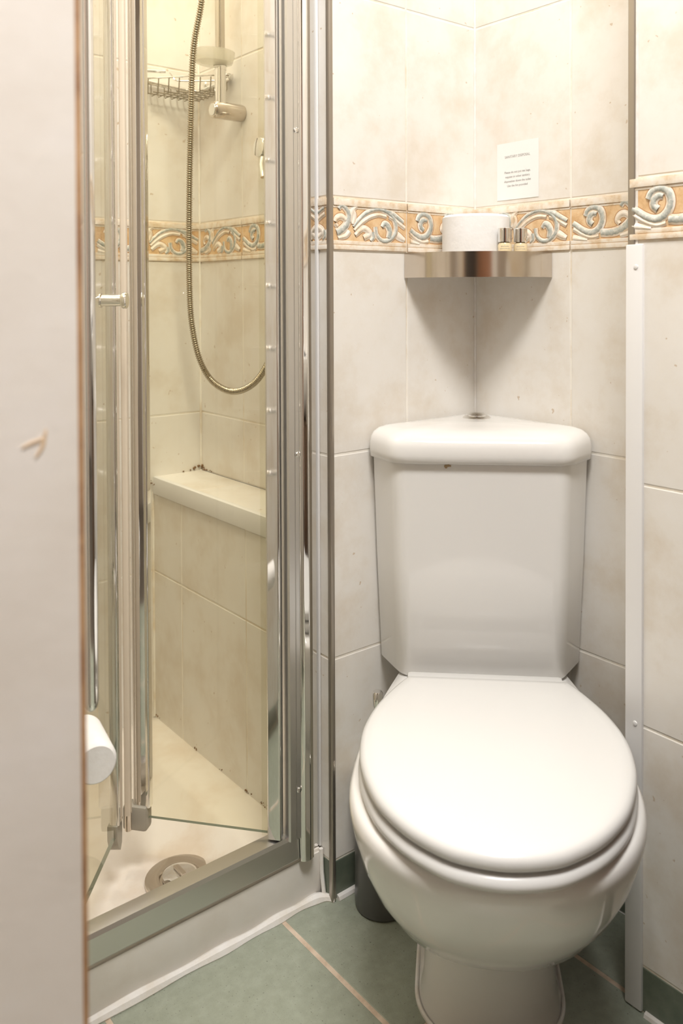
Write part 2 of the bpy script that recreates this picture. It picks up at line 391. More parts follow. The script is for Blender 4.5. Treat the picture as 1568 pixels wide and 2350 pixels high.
# ---------------------------------------------------------------- open door leaf at the left edge
edge = CAM+.5*(d+r2*(190-PPX)/FPX)
edge = Vector((edge.x, edge.y, 0))
lft = Vector((-math.sin(YAW+.355), math.cos(YAW+.355), 0)); bk = Vector((lft.y, -lft.x, 0))
if bk.dot(d) < 0: bk = -bk
Md = frame(edge, lft, bk, (0, 0, 1))
bm = bmesh.new(); box(bm, (.003, 0, .008), (.22, .038, 2.05), 0, .0015, Md)
door = struct('door_1', bm, PAINT, sm=True)
bm = bmesh.new(); box(bm, (0, .0012, .01), (.0034, .036, 2.045), 0, .0006, Md)
o = obj('bare_wood_edge', bm, BROWNW, door); o['label'] = 'bare brown wood showing along the edge'
bm = bmesh.new()   # rubbed mark on the paint
def dpt(px, py, off=-.0003):
    ray = d+r2*(px-PPX)/FPX-u2*(py-PPY)/FPX; n = bk; t = (edge-CAM).dot(n)/ray.dot(n)
    q = CAM+ray*t; return q+bk*off
MARK = mat('orange_scuff', (.74, .56, .38), .6)
for pts, wd in (([(50, 1028), (70, 1018), (95, 1008), (104, 1000)], .0009), ([(106, 985), (102, 1005), (96, 1028), (82, 1050)], .0012)):
    Pp = spline([dpt(*p) for p in pts], 5)
    tube(bm, Pp, [wd*(.3+.7*math.sin(PI*(i+.5)/len(Pp))) for i in range(len(Pp))], 6)
for v in bm.verts:
    o_ = (v.co-edge).dot(bk); v.co -= bk*(o_-max(min(o_, .0004), -.0004))
obj('paint_scuff', bm, MARK, door)

# ---------------------------------------------------------------- shower tray
tray = thing('shower_tray', 'cream white shower tray behind the folding glass door', 'shower tray', (-.65, .3, 0))
bm = bmesh.new()
X0, X1, Y0, Y1 = -1.02, -.345, .0265, .61
def rr(x0, x1, y0, y1, R, z, n=7): return [(p.x, p.y, z) for p in fillet([(x0, y0), (x1, y0), (x1, y1), (x0, y1)], R, n)]
zt = .079
rings = [rr(X0, X1, Y0+.004, Y1, .002, 0), rr(X0, X1, Y0, Y1, .002, zt-.010), rr(X0, X1, Y0+.002, Y1, .003, zt-.002), rr(X0+.003, X1-.003, Y0+.006, Y1-.003, .003, zt),
         rr(-.975, -.425, .085, .56, .07, zt-.001), rr(-.965, -.437, .097, .545, .065, zt-.006), rr(-.94, -.465, .12, .52, .055, .045), rr(-.92, -.49, .14, .49, .05, .036),
         rr(-.70, -.56, .16, .30, .05, .031)]
loft(bm, rings, True, True)
obj('tray_body', bm, TRAYM, tray, True, .7)
bm = bmesh.new()
box(bm, (X0, Y0-.0015, .001), (X1, Y0+.004, zt-.006), 0, .001); obj('front_panel', bm, TRAYF, tray)
Mdr = Matrix.Translation((-.53, .165, .036))
dr = None
bm = bmesh.new(); lathe(bm, [(.056, -.004), (.056, .002), (.052, .004), (.034, .003), (.032, .0)], Mdr, 40); dr = obj('drain', bm, STEEL, tray)
bm = bmesh.new(); lathe(bm, [(.028, .001), (.028, .007), (.022, .010), (.004, .0105)], Mdr, 32); obj('drain_cap', bm, CHROME, dr)
bm = bmesh.new(); box(bm, (-.535, .15, .0462), (-.525, .18, .050), 0, .002); obj('cap_slot', bm, STEEL, dr)
# silicone beads
bm = bmesh.new()
pts = spline([(-1.0, .024, .001), (-.75, .0235, .002), (-.6, .022, .002), (-.5, .021, .001), (-.42, .022, .001), (-.36, .018, .002), (-.335, .002, .002)], 6)
tube(bm, pts, [.0085+.0015*math.sin(i*.9) for i in range(len(pts))], 8)
tube(bm, [(-.3455, .016, .0), (-.346, .022, .04), (-.346, .024, .078)], .0035, 8)
obj('silicone_bead', bm, SILIC, tray)

# ---------------------------------------------------------------- shower enclosure
enc = thing('shower_enclosure', 'chrome framed folding glass shower door with a satin sill and brushed post', 'shower door', (-.6, .03, .079))
GZ0, GZ1 = .132, 2.0
bm = bmesh.new()   # bottom rail: bevelled section along x
sec = [(.012, .081), (.0095, .084), (.0115, .117), (.0145, .1225), (.026, .1238), (.040, .1235), (.042, .112), (.034, .108), (.034, .079), (.014, .079)]
ring = lambda x: [(x, y, z) for y, z in sec]
loft(bm, [ring(-1.0), ring(-.3925)]); bmesh.ops.translate(bm, verts=bm.verts[:], vec=(0, .010, 0))
obj('bottom_rail', bm, BRUSH, enc, True, .35)
bm = bmesh.new()   # wall channel with polished front
prism(bm, fillet([(-.3445, .030), (-.3675, .030), (-.3675, .075), (-.3445, .075)], .002, 3), .080, GZ1); obj('wall_channel', bm, CHROME, enc)
bm = bmesh.new(); box(bm, (-.3425, .027, .08), (-.3462, .032, GZ1), 0, .001); obj('channel_seal', bm, WPLAST, enc)
bm = bmesh.new()   # polished half round nosing of post
prism(bm, fillet([(-.3635, .050), (-.3635, .020), (-.3685, .0125), (-.3775, .0098), (-.3865, .0112), (-.3915, .016), (-.3915, .050)], .005, 6), .0793, GZ1); obj('post_nosing', bm, CHROME, enc, True, .9)
bm = bmesh.new()   # satin face
pl = [(-.3915, .060), (-.3915, .0165), (-.3985, .0165), (-.3995, .0185), (-.4005, .0165), (-.411, .0165), (-.413, .020), (-.413, .060)]
prism(bm, pl, .118, GZ1)
post = obj('frame_post', bm, BRUSH, enc, True, .5)
for zz in (1.253, .737, .197):
    bm = bmesh.new(); lathe(bm, [(.0045, 0), (.0045, .001), (.0035, .0022), (.001, .0026)], frame((-.3950, .0165, zz), (1, 0, 0), (0, 0, 1), (0, -1, 0)), 16); obj('screw', bm, CHROME, post)
bm = bmesh.new(); box(bm, (-.412, .050, .085), (-.395, .068, .13), 0, .002); obj('pivot_block', bm, DGREY, enc)

def panel(a, b, name, lab):
    """glass leaf between plan points a (stile side) and b"""
    a = Vector(a); b = Vector(b); t = (b-a).normalized(); n = Vector((t.y, -t.x)); th = .003
    bm = bmesh.new(); prism(bm, [a+n*th, b+n*th, b-n*th, a-n*th], GZ0, GZ1)
    for f in bm.faces:
        if abs(f.normal.z) > .5 or abs(f.normal.xy.normalized().dot(t) if f.normal.xy.length > .1 else 0) > .7: f.material_index = 1
    bm.normal_update()
    for f in bm.faces:
        f.material_index = 1 if (abs(f.normal.z) > .5 or abs(f.normal.xy.dot(t)) > .7) else 0
    g = obj('glass_panel', bm, [GLASS, GEDGE], enc, False); g['label'] = lab
    return g, t, n
def at2(px, Z):  # plan point on the ray through a pixel column, for laying out the door from measured bearings
    q = CAM+Z*(d+r2*(px-PPX)/FPX); return Vector((q.x, q.y))
A0, A1 = Vector((-.428, .034)), Vector((-.572, .214))
B0, B1 = Vector((-.623, .200)), Vector((-.770, .020))
gA, tA, nA = panel(A0, A1, 'a', 'inner glass leaf hinged at the post')
gB, tB, nB = panel(B0, B1, 'b', 'outer glass leaf with the knob')
def stile(parent, o, t, n, prof, z0, z1, m, name='stile'):
    bm = bmesh.new(); prism(bm, [o+t*p[0]+n*p[1] for p in prof], z0, z1); return obj(name, bm, m, parent, True, .9)
rnd = fillet([(-.011, -.009), (.012, -.009), (.012, .004), (.004, .010), (-.007, .010), (-.011, .004)], .0035, 5)
stile(gA, A0, tA, nA, rnd, GZ0-.006, GZ1, CHROME)
bm = bmesh.new(); o_ = A0+tA*.016; prism(bm, [o_+tA*-.003+nA*.0045, o_+tA*.006+nA*.0045, o_+tA*.006-nA*.0045, o_+tA*-.003-nA*.0045], GZ0-.004, GZ1); obj('seal_strip', bm, CLEARP, gA)
FZ0 = .150
sA = stile(gA, A1-tA*.006, tA, nA, fillet([(-.010, -.007), (.014, -.007), (.018, 0), (.014, .010), (.0, .012), (-.010, .007)], .003, 5), FZ0, GZ1, CHROME)
stile(gA, A1+tA*.009, tA, nA, fillet([(-.0025, -.006), (.0045, -.006), (.0045, .004), (-.0025, .004)], .002, 4), FZ0, GZ1, BRUSH, 'stile_rib')
sB = stile(gB, B0+tB*.004, tB, nB, fillet([(-.014, -.008), (.010, -.008), (.010, .007), (-.006, .011), (-.014, .006)], .003, 5), FZ0, GZ1, CHROME)
sB2 = stile(gB, B0-tB*.007, tB, nB, fillet([(-.004, -.006), (.003, -.006), (.003, .008), (-.004, .008)], .002, 4), FZ0, GZ1, BRUSH, 'stile_rib')
mid = (A1+B0)/2+Vector((-.0005, .004))
stile(enc, mid, Vector((.77, -.64)), Vector((-.64, -.77)), fillet([(-.005, -.006), (.005, -.006), (.005, .006), (-.005, .006)], .003, 5), FZ0-.004, GZ1, RUBBER, 'fold_seal')
# fold hinge at the bottom
bm = bmesh.new(); box(bm, (-.03, -.012, -.040), (.012, .012, 0), 0, .005, frame((A1.x, A1.y, FZ0+.002), (-tA.x, -tA.y, 0), (nA.x, nA.y, 0), (0, 0, 1))); hA = obj('hinge_block', bm, TAUPE, gA)
bm = bmesh.new(); box(bm, (-.016, .012, -.034), (.0, .017, -.018), 0, .002, frame((A1.x, A1.y, FZ0+.002), (-tA.x, -tA.y, 0), (nA.x, nA.y, 0), (0, 0, 1))); obj('hinge_pad', bm, WPLAST, gA)
bm = bmesh.new(); pr = [(-.012, 0), (.016, 0), (.016, -.022), (.008, -.040), (-.002, -.048), (-.010, -.040), (-.012, -.02)]
loft(bm, [[(B0.x+tB.x*p[0]+nB.x*k, B0.y+tB.y*p[0]+nB.y*k, FZ0+p[1]) for p in pr] for k in (-.006, .010)]); obj('hinge_block', bm, TAUPE, gB)
bm = bmesh.new(); tube(bm, [(mid.x, mid.y, FZ0-.03), (mid.x, mid.y, FZ0)], .0055, 12); obj('hinge_pin', bm, STEEL, enc)
# knob on the outer leaf
kb = B0+tB*.072; zk = .9845
bm = bmesh.new()
lathe(bm, [(.011, .003), (.011, .005), (.0088, .006), (.0088, .034), (.0115, .036), (.0125, .038), (.0125, .042), (.011, .0435)], frame((kb.x, kb.y, zk), (tB.x, tB.y, 0), (0, 0, 1), (nB.x, nB.y, 0)), 28)
kn = obj('knob', bm, CHROME, gB)
if nB.dot(Vector((.78, -.62))) < 0:
    bpy.data.objects.remove(kn)
    bm = bmesh.new(); lathe(bm, [(.011, .003), (.011, .005), (.0088, .006), (.0088, .034), (.0115, .036), (.0125, .038), (.0125, .042), (.011, .0435)], frame((kb.x, kb.y, zk), (tB.x, tB.y, 0), (0, 0, 1), (-nB.x, -nB.y, 0)), 28); obj('knob', bm, CHROME, gB)

# ---------------------------------------------------------------- shower fittings
XR = -.292
rail = thing('shower_rail', 'chrome vertical shower riser rail with a tubular wall bracket', 'shower rail', (XR, .428, 1.36))
ry = .428
bm = bmesh.new(); tube(bm, [(XR, ry, 1.366), (XR, ry, 1.452), (XR, ry, 1.453)], .0115, 24); tube(bm, [(XR, ry, 1.447), (XR, ry, 1.455)], .0123, 24); obj('rail_sleeve', bm, CHROME, rail)
bm = bmesh.new(); tube(bm, [(XR, ry, 1.455), (XR, ry, 2.05)], .0098, 24); obj('rail_tube', bm, mat('dark_chrome_tube', (.58, .54, .47), .12, 1), rail)  # tube metal toned darker than the other chrome
bm = bmesh.new(); lathe(bm, [(.0155, -.018), (.0175, -.015), (.0175, .048), (.0165, .0515)], frame((XR, ry, 1.366), (0, 1, 0), (0, 0, 1), (1, 0, 0)), 32); br = obj('wall_bracket', bm, STEEL, rail)
bm = bmesh.new(); lathe(bm, [(.012, -.0195), (.0125, -.0185), (.0125, -.0175)], frame((XR, ry, 1.366), (0, 1, 0), (0, 0, 1), (1, 0, 0)), 24); obj('bracket_cap', bm, CHROME, br)
# clear soap dish clipped on the rail
dish = thing('soap_dish', 'clear plastic oval soap dish clipped round the riser rail', 'soap dish', (XR, ry, 1.462))
bm = bmesh.new(); ov = lambda s, z: [(XR-.014+.044*s*math.cos(2*PI*k/32), ry+.002+.038*s*math.sin(2*PI*k/32), z) for k in range(32)]
loft(bm, [ov(.7, 1.457), ov(.9, 1.460), ov(1, 1.474), ov(1.02, 1.482), ov(.98, 1.482), ov(.95, 1.474), ov(.86, 1.463), ov(.6, 1.461)])
obj('dish_bowl', bm, FROST, dish)
bm = bmesh.new(); tube(bm, [(XR, ry, 1.4555), (XR, ry, 1.487)], .0135, 24); obj('dish_clip', bm, FROST, dish)
# hose
def onx(px, py, x):
    ray = d+r2*(px-PPX)/FPX-u2*(py-PPY)/FPX; t = (x-CAM.x)/ray.x; return CAM+ray*t
hp = [(476, -160, -.372), (470, -60, -.372), (460, 20, -.370), (447, 90, -.369), (441, 160, -.366), (438, 280, -.352), (435, 420, -.345), (434, 560, -.335), (435, 660, -.325), (440, 740, -.315), (455, 815, -.304), (480, 866, -.295), (512, 892, -.29), (545, 898, -.285), (580, 882, -.28), (606, 850, -.276), (622, 810, -.274), (634, 740, -.272), (640, 640, -.272), (642, 540, -.272), (641, 440, -.276), (640, 400, -.277)]
hpts = spline([onx(*p) for p in hp], 12)
# resample to even steps
seg = [hpts[0]]; step = .00115
for p in hpts[1:]:
    while (p-seg[-1]).length > step: seg.append(seg[-1]+(p-seg[-1]).normalized()*step)
rad = [(.0067, .0059, .0045, .0059)[i % 4] for i in range(len(seg))]
bm = bmesh.new(); tube(bm, seg, rad, 10)
HOSE = mat('flexible_hose_metal', (.45, .40, .31), .25, 1)
tag(obj('shower_hose', bm, HOSE, None, True, 1.2), 'coiled metal shower hose hanging in a loop inside the shower', 'hose')
# mixer on the side wall
mx = thing('shower_mixer', 'round chrome shower mixer on the side wall behind the post', 'shower mixer', (-.24, .29, 1.28))
my = .297
Mm = frame((-.24, my, 1.275), (0, 1, 0), (0, 0, 1), (-1, 0, 0))
bm = bmesh.new(); lathe(bm, [(.040, 0), (.040, .004), (.034, .010), (.022, .013)], Mm, 40); obj('wall_plate', bm, CHROME, mx)
bm = bmesh.new(); lathe(bm, [(.021, .010), (.021, .040), (.018, .046), (.006, .048)], Mm, 32); b_ = obj('valve_knob', bm, CHROME, mx)
bm = bmesh.new(); tube(bm, [(-.272, my, 1.275), (-.285, my-.01, 1.24), (-.288, my-.02, 1.215)], .0055, 12); obj('lever', bm, CHROME, mx)
bm = bmesh.new(); tube(bm, [(-.277, my-.045, 1.19), (-.277, my-.045, 1.235), (-.262, my-.045, 1.25), (-.24, my-.045, 1.25)], .009, 14); obj('hose_outlet', bm, CHROME, mx)
# wire corner basket
wbk = thing('wire_basket', 'small chrome wire corner basket high in the shower corner', 'shower basket', (-.24, .61, 1.42))
zt_, zb_ = 1.441, 1.415
bm = bmesh.new()
rim = spline([(-.405, .600, zt_+.004), (-.36, .596, zt_+.002), (-.30, .598, zt_), (-.262, .600, zt_-.002), (-.251, .589, zt_-.002), (-.249, .555, zt_), (-.249, .50, zt_), (-.251, .455, zt_+.002), (-.262, .446, zt_+.004)], 6)
tube(bm, rim, .0055, 12)
tube(bm, spline([(-.262, .446, zt_+.004), (-.285, .462, zt_+.004), (-.32, .50, zt_+.004), (-.36, .55, zt_+.004), (-.395, .588, zt_+.004), (-.405, .600, zt_+.004)], 5), .0016, 8)
obj('top_rim', bm, CHROME, wbk)
bm = bmesh.new()
def front(t): return Vector((-.262-.143*t, .446+.154*t))
for i in range(9):
    t = i/8*.86+.07; f = front(t); q = Vector((-.250 if t < .5 else -.25, 0))
    yb_ = .600
    tube(bm, [(f.x, f.y, zt_+.003), (f.x, f.y+.003, zb_+.004), (f.x+.002, f.y+.006, zb_), (f.x+.004, yb_-.004, zb_), (f.x+.004, yb_, zb_+.005), (f.x+.004, yb_, zt_)], .0013, 6)
for i in range(7):
    y = .475+i*.0185; xx = -.262-.143*(y-.446)/.154
    tube(bm, [(xx+.004, y, zb_+.0025), (-.252, y, zb_+.0025), (-.249, y, zb_+.008), (-.249, y, zt_)], .0013, 6)
obj('wire_grid', bm, mat('dull_basket_wire', (.42, .38, .31), .35, 1), wbk)
bm = bmesh.new()
tube(bm, spline([(-.345, .545, zt_+.016), (-.340, .54, zt_+.008), (-.335, .53, zt_-.002), (-.30, .50, zt_-.003), (-.272, .475, zt_-.002), (-.268, .47, zt_+.006), (-.268, .468, zt_+.018)], 5), .0014, 6)
obj('soap_hook', bm, CHROME, wbk)
bm = bmesh.new(); tube(bm, [(-.352, .548, zt_+.018), (-.395, .575, zt_+.019)], .004, 10); obj('bar_end', bm, CHROME, wbk)
for (x, y, dx, dy) in ((-.2495, .475, -1, 0), (-.2495, .56, -1, 0)):
    bm = bmesh.new(); lathe(bm, [(.007, -.009), (.007, .003), (.004, .006)], frame((x, y, zt_+.008), (0, 1, 0), (0, 0, 1), (-1, 0, 0)), 16); obj('fixing_cap', bm, CHROME, wbk)
# mould in the ledge corner
bm = bmesh.new()
for i in range(26):
    a = random.random(); L_ = random.random()**2
    if i % 2: c = Vector((-.2405-.05*L_, .6085, .6015+.010*random.random()*(1-L_)))
    else: c = Vector((-.2415, .6085-.06*L_, .6015+.010*random.random()*(1-L_)))
    bmesh.ops.create_icosphere(bm, subdivisions=1, radius=.0012+.0028*(1-L_)*random.random(), matrix=Matrix.Translation(c))
tag(obj('mould_stain', bm, STAIN, None), 'brown mould patch in the back corner of the shower ledge', 'stain', kind='stuff')
bm = bmesh.new()
for (x, y, z, n_, sp) in ((-.3575, .235, .081, 8, .006), (-.3575, .165, .081, 14, .010), (-.3575, .325, .081, 4, .004), (-.3575, .43, .081, 4, .004), (-.358, .602, .084, 10, .006), (-.364, .604, .585, 9, .008)):
    for i in range(n_): bmesh.ops.create_icosphere(bm, subdivisions=1, radius=.0006+.0012*random.random(), matrix=Matrix.Translation((x, min(.609, y+random.gauss(0, sp)), z+abs(random.gauss(0, sp*.35)))))
tag(obj('mould_spots', bm, STAIN, None), 'specks of brown mould along the joint where tray meets tiles', 'stain', kind='stuff')

# ---------------------------------------------------------------- toilet
s_ = 2**-.5
th = math.radians(-1.5)
AX = Vector((-s_, -s_, 0)); LT = Vector((s_, -s_, 0))
def uv(a, b, z, rot=0.0):
    p = AX*a+LT*b
    return Vector((p.x, p.y, z))
toilet = thing('toilet', 'white close-coupled corner toilet with its lid down', 'toilet', (-.38, -.38, 0))
def egg(ub, uf, hw, wb, uc, z, n=40, p=2.15, dz=0):
    """closed outline: back at ub with half width wb, widest hw at uc, front uf"""
    half = []
    nb = 12
    for i in range(nb):
        t = i/nb; a = ub+(uc-ub)*t; half.append((a, wb+(hw-wb)*(math.sin(t*PI/2)**1.25)))
    m = n-nb
    for i in range(m+1):
        ph = i/m*PI/2
        half.append((uc+(uf-uc)*math.sin(ph)**(2/p), hw*max(0, math.cos(ph))**(2/p)))
    pts = [(a, b) for a, b in half]+[(a, -b) for a, b in half[-2::-1]]
    return [uv(a, b+.005, z) for a, b in pts]
bm = bmesh.new()
R_ = [egg(.10, .495, .100, .096, .40, .0), egg(.10, .493, .099, .095, .40, .012), egg(.10, .488, .093, .090, .40, .03), egg(.10, .488, .0885, .088, .40, .10), egg(.10, .492, .088, .088, .40, .135),
      egg(.10, .51, .091, .088, .42, .146), egg(.10, .54, .100, .09, .44, .155), egg(.10, .575, .116, .09, .46, .172), egg(.10, .615, .137, .092, .48, .20), egg(.10, .655, .157, .096, .50, .245),
      egg(.10, .688, .171, .100, .515, .29), egg(.10, .710, .180, .106, .52, .33), egg(.10, .722, .184, .112, .52, .352), egg(.10, .7245, .1835, .114, .52, .366), egg(.10, .719, .178, .112, .52, .3745), egg(.11, .69, .15, .10, .52, .3755)]
loft(bm, R_)
bowl = obj('bowl', bm, CERAMIC, toilet, True, 1.3)
def ring_outline(off, z):
    base = [(.331, .119), (.365, .136), (.41, .154), (.45, .165), (.49, .171), (.53, .171), (.57, .166), (.61, .155), (.65, .138), (.687, .112), (.713, .084), (.733, .050), (.742, 0)]
    pts = [(a, b) for a, b in base]+[(a, -b) for a, b in base[-2::-1]]
    P_ = spline([(a, b, 0) for a, b in pts], 5)
    cx = .53; out = []
    for p in P_:
        v = Vector((p.x-cx, p.y)); l = v.length; v = v*((l+off)/l); 
        out.append(uv(max(cx+v.x, .329), v.y+.006, z))
    return out
bm = bmesh.new()
zr = .377
loft(bm, [ring_outline(-.012, zr-.0015), ring_outline(-.003, zr+.001), ring_outline(.002, zr+.006), ring_outline(.0025, zr+.012), ring_outline(-.002, zr+.018), ring_outline(-.010, zr+.0195)])
obj('seat_ring', bm, SEATP, toilet, True, 1.2)
bm = bmesh.new(); zl = .3995
loft(bm, [ring_outline(-.008, zl), ring_outline(-.001, zl+.002), ring_outline(.001, zl+.006), ring_outline(.001, zl+.012), ring_outline(-.0015, zl+.0165), ring_outline(-.007, zl+.0195), ring_outline(-.02, zl+.021), ring_outline(-.06, zl+.022)])
obj('seat_lid', bm, SEATP, toilet, True, 1.2)
bm = bmesh.new()
box(bm, (.27, -.116, .374), (.3165, .124, .398), 0, .006, frame((0, 0, 0), AX, LT, (0, 0, 1))); obj('hinge_bar', bm, SEATP, toilet)
for sgn in (-1, 1):
    bm = bmesh.new(); Mh = frame(uv(.325, sgn*.112+.005, .396), AX, (0, 0, 1), LT*sgn); lathe(bm, [(.012, -.01), (.012, .002), (.009, .006)], Mh, 20); obj('hinge_cap', bm, SEATP, toilet)
def tank(s, uf, vf, off, z, rad=(.005, .012, .034, .034, .012), n=7, gap=.003):
    a = s*s_
    poly = [(gap*1.5, 0), (a+gap*.7, -a+gap*.7), (uf, -vf), (uf, vf), (a+gap*.7, a-gap*.7)]
    pts = fillet(poly, [max(.001, q) for q in rad], n)
    if off:
        c = Vector((.15, 0)); pts = [p+(c-p).normalized()*off for p in pts]
    return [uv(p.x, p.y, z) for p in pts]
bm = bmesh.new()
rd = (.01, .010, .032, .032, .010)
loft(bm, [tank(.236, .240, .124, .012, .3725, rd), tank(.2375, .244, .1265, .004, .375, rd), tank(.2385, .246, .1275, 0, .382, rd), tank(.248, .247, .131, 0, .55, rd), tank(.2555, .247, .1355, 0, .722, rd)])
obj('cistern', bm, CERAMIC, toilet, True, .9)
bm = bmesh.new(); rl = (.01, .016, .040, .040, .016)
loft(bm, [tank(.2595, .252, .1375, .008, .7205, rl), tank(.264, .256, .141, 0, .7235, rl), tank(.2655, .2575, .1415, 0, .735, rl), tank(.2655, .2570, .1410, 0, .748, rl), tank(.2640, .254, .139, .001, .757, rl), tank(.261, .249, .136, .003, .764, rl),
          tank(.256, .240, .131, .007, .7695, rl), tank(.250, .225, .124, .014, .7725, rl), tank(.240, .205, .115, .025, .774, rl), tank(.22, .18, .10, .05, .775, rl), tank(.2, .16, .09, .09, .7755, rl)])
lidc = obj('cistern_lid', bm, CERAMIC, toilet, True, 1.3)
Mb_ = Matrix.Translation(uv(.105, -.001, .7745))
bm = bmesh.new(); lathe(bm, [(.0245, 0), (.0245, .002), (.0215, .0045), (.0185, .005)], Mb_, 36); fb = obj('flush_button', bm, CHROME, toilet)
bm = bmesh.new(); lathe(bm, [(.017, .004), (.017, .0065), (.013, .0095), (.003, .0105)], Mb_, 36); obj('button_dome', bm, CHROME, fb)
bm = bmesh.new()
for i in range(9):
    bmesh.ops.create_icosphere(bm, subdivisions=1, radius=.0012+.0016*random.random(), matrix=frame(uv(.2477, -.052+.004*random.gauss(0, 1), .7195-.0015*abs(random.gauss(0, 1))), LT, (0, 0, 1), AX*.2))
obj('limescale_stain', bm, mat('tan_limescale', (.42, .30, .17), .6), toilet)
for sgn in (-1, 1):   # floor fixing plugs at the foot
    bm = bmesh.new(); lathe(bm, [(.0065, -.003), (.0065, .003), (.004, .0055)], frame(uv(.40, .005+sgn*.092, .10), AX, (0, 0, 1), LT*sgn), 16); obj('fixing_plug', bm, RUBBER, toilet)
bm = bmesh.new(); lp = egg(.20, .500, .103, .099, .40, .001); tube(bm, lp[5:-5], .003, 6); obj('floor_seal', bm, SILIC, toilet)

# ---------------------------------------------------------------- toilet brush
bx, by = -.281, -.057
tb = thing('toilet_brush', 'dark grey toilet brush holder on the floor behind the bowl', 'toilet brush', (bx, by, 0))
bm = bmesh.new(); lathe(bm, [(.040, .0005), (.0445, .003), (.0455, .010), (.0455, .200), (.044, .206)], Matrix.Translation((bx, by, 0)), 40); obj('holder', bm, DGREY, tb)
bm = bmesh.new(); lathe(bm, [(.0462, .196), (.0472, .198), (.0472, .207), (.044, .210), (.012, .211)], Matrix.Translation((bx, by, 0)), 40); obj('holder_rim', bm, CHROME, tb)
bm = bmesh.new(); lathe(bm, [(.0055, .209), (.0055, .320), (.007, .322), (.009, .325), (.009, .345), (.007, .348)], Matrix.Translation((bx-.005, by+.006, 0)), 20); obj('handle', bm, CHROME, tb)

# ---------------------------------------------------------------- corner shelf and what stands on it
SR = .1795; sz0, sz1 = 1.0205, 1.0635
shelf = thing('corner_shelf', 'brushed steel curved corner shelf above the cistern', 'shelf', (-.06, -.06, sz0))
def arc(R, n=28, g=.0015): return [(-R*math.cos(k/n*PI/2)-0*g, -R*math.sin(k/n*PI/2)) for k in range(n+1)]
bm = bmesh.new()
outer = [(-max(.0015, -x), -max(.0015, -y)) for x, y in arc(SR)]; inner = [(-max(.0015, -x), -max(.0015, -y)) for x, y in arc(SR-.0018)]
loft(bm, [[(p[0], p[1], z) for p in outer+inner[::-1]] for z in (sz0, sz1)]); obj('front_band', bm, STEEL, shelf, True, .5)
bm = bmesh.new()
loft(bm, [[(p[0], p[1], z) for p in [(-.0015, -.0015)]+inner] for z in (sz1-.020, sz1-.018)]); obj('shelf_plate', bm, STEEL, shelf, True, .5)
zp = sz1-.018
c = uv(.094, -.002, 0)
bm = bmesh.new(); lathe(bm, [(.0195, zp+.082), (.0195, zp+.003), (.054, zp+.001), (.0585, zp+.0045), (.0588, zp+.04), (.0585, zp+.0795), (.055, zp+.0835), (.0215, zp+.0835)], Matrix.Translation((c.x, c.y, 0)), 48)
tag(obj('toilet_roll', bm, PAPER, None), 'plump white toilet roll standing on the steel corner shelf', 'toilet roll')
def bottle(px, label, x, y):
    t = thing('toiletry_bottle', label, 'bottle', (x, y, zp), 'miniature bottles on the corner shelf')
    bm = bmesh.new(); lathe(bm, [(.009, 0), (.0115, .002), (.0115, .029), (.0098, .0325), (.007, .034)], Matrix.Translation((x, y, zp)), 28); b = obj('bottle_body', bm, AMBER, t)
    bm = bmesh.new(); lathe(bm, [(.0112, .034), (.0114, .0355), (.0114, .057), (.0105, .058)], Matrix.Translation((x, y, zp)), 32); obj('cap', bm, CHROME, t)
    bm = bmesh.new()
    for row, (zz, hh, ks) in enumerate(((.0265, .0016, 7), (.0225, .0012, 9))):
        for k in range(ks):
            a = math.atan2(CAM.y-y, CAM.x-x)+(k-(ks-1)/2)*.17
            M_ = frame((x+.0116*math.cos(a), y+.0116*math.sin(a), zp+zz), (-math.sin(a), math.cos(a), 0), (0, 0, 1), (math.cos(a), math.sin(a), 0))
            for e_ in (-1, 1): box(bm, (e_*.0004-.00012, -hh/2, -.0001), (e_*.0004+.00012, hh/2, .0002), 0, 0, M_)
            box(bm, (-.0004, (hh/2 if k % 2 else 0)-.0001, -.0001), (.0004, (hh/2 if k % 2 else 0)+.0001, .0002), 0, 0, M_)
    obj('printed_text', bm, INK, b)
def atray(px, dist_uv):
    # column px, at distance u along the corner diagonal
    ray = d+r2*(px-PPX)/FPX; n = AX; t = (dist_uv-CAM.dot(n))/ray.dot(n); return CAM+ray*t
q = atray(1159, .150); bottle(1159, 'silver capped amber mini bottle touching the toilet roll', q.x, q.y)
q = atray(1195, .138); bottle(1195, 'silver capped amber mini bottle farther from the toilet roll', q.x, q.y)

# ---------------------------------------------------------------- notice on the right wall
nt_ = thing('paper_notice', 'small white printed notice taped above the border tiles', 'notice', (0, -.1, 1.16))
bm = bmesh.new(); box(bm, (-.0002, -.0555, 1.1605), (-.0009, -.150, 1.262)); obj('sheet', bm, CARD, nt_)
def text(s, cy, cz, size, parent, M_):
    cu = bpy.data.curves.new('t', 'FONT'); cu.body = s; cu.size = size; cu.align_x = 'CENTER'; cu.offset = 0; cu.extrude = .0001
    o = bpy.data.objects.new('t', cu); C.objects.link(o); bpy.context.view_layer.update()
    me = bpy.data.meshes.new_from_object(o); bpy.data.objects.remove(o)
    me.transform(M_); me.materials.append(INK)
    n = bpy.data.objects.new('lettering', me); C.objects.link(n); n.parent = parent; n.matrix_parent_inverse = Matrix.Translation(parent.location).inverted()
    n['label'] = 'line of small grey print'
yc = -.1028
for s, z, size in (('SANITARY DISPOSAL', 1.2350, .0062), ('Please do not put tea bags,', 1.2075, .0055), ('nappies or other sanitary', 1.1995, .0055), ('disposables down the toilet', 1.1915, .0055), ('Use the bin provided', 1.1835, .0055)):
    text(s, 0, 0, size, nt_, frame((-.0011, yc, z), (0, -1, 0), (0, 0, 1), (-1, 0, 0)))

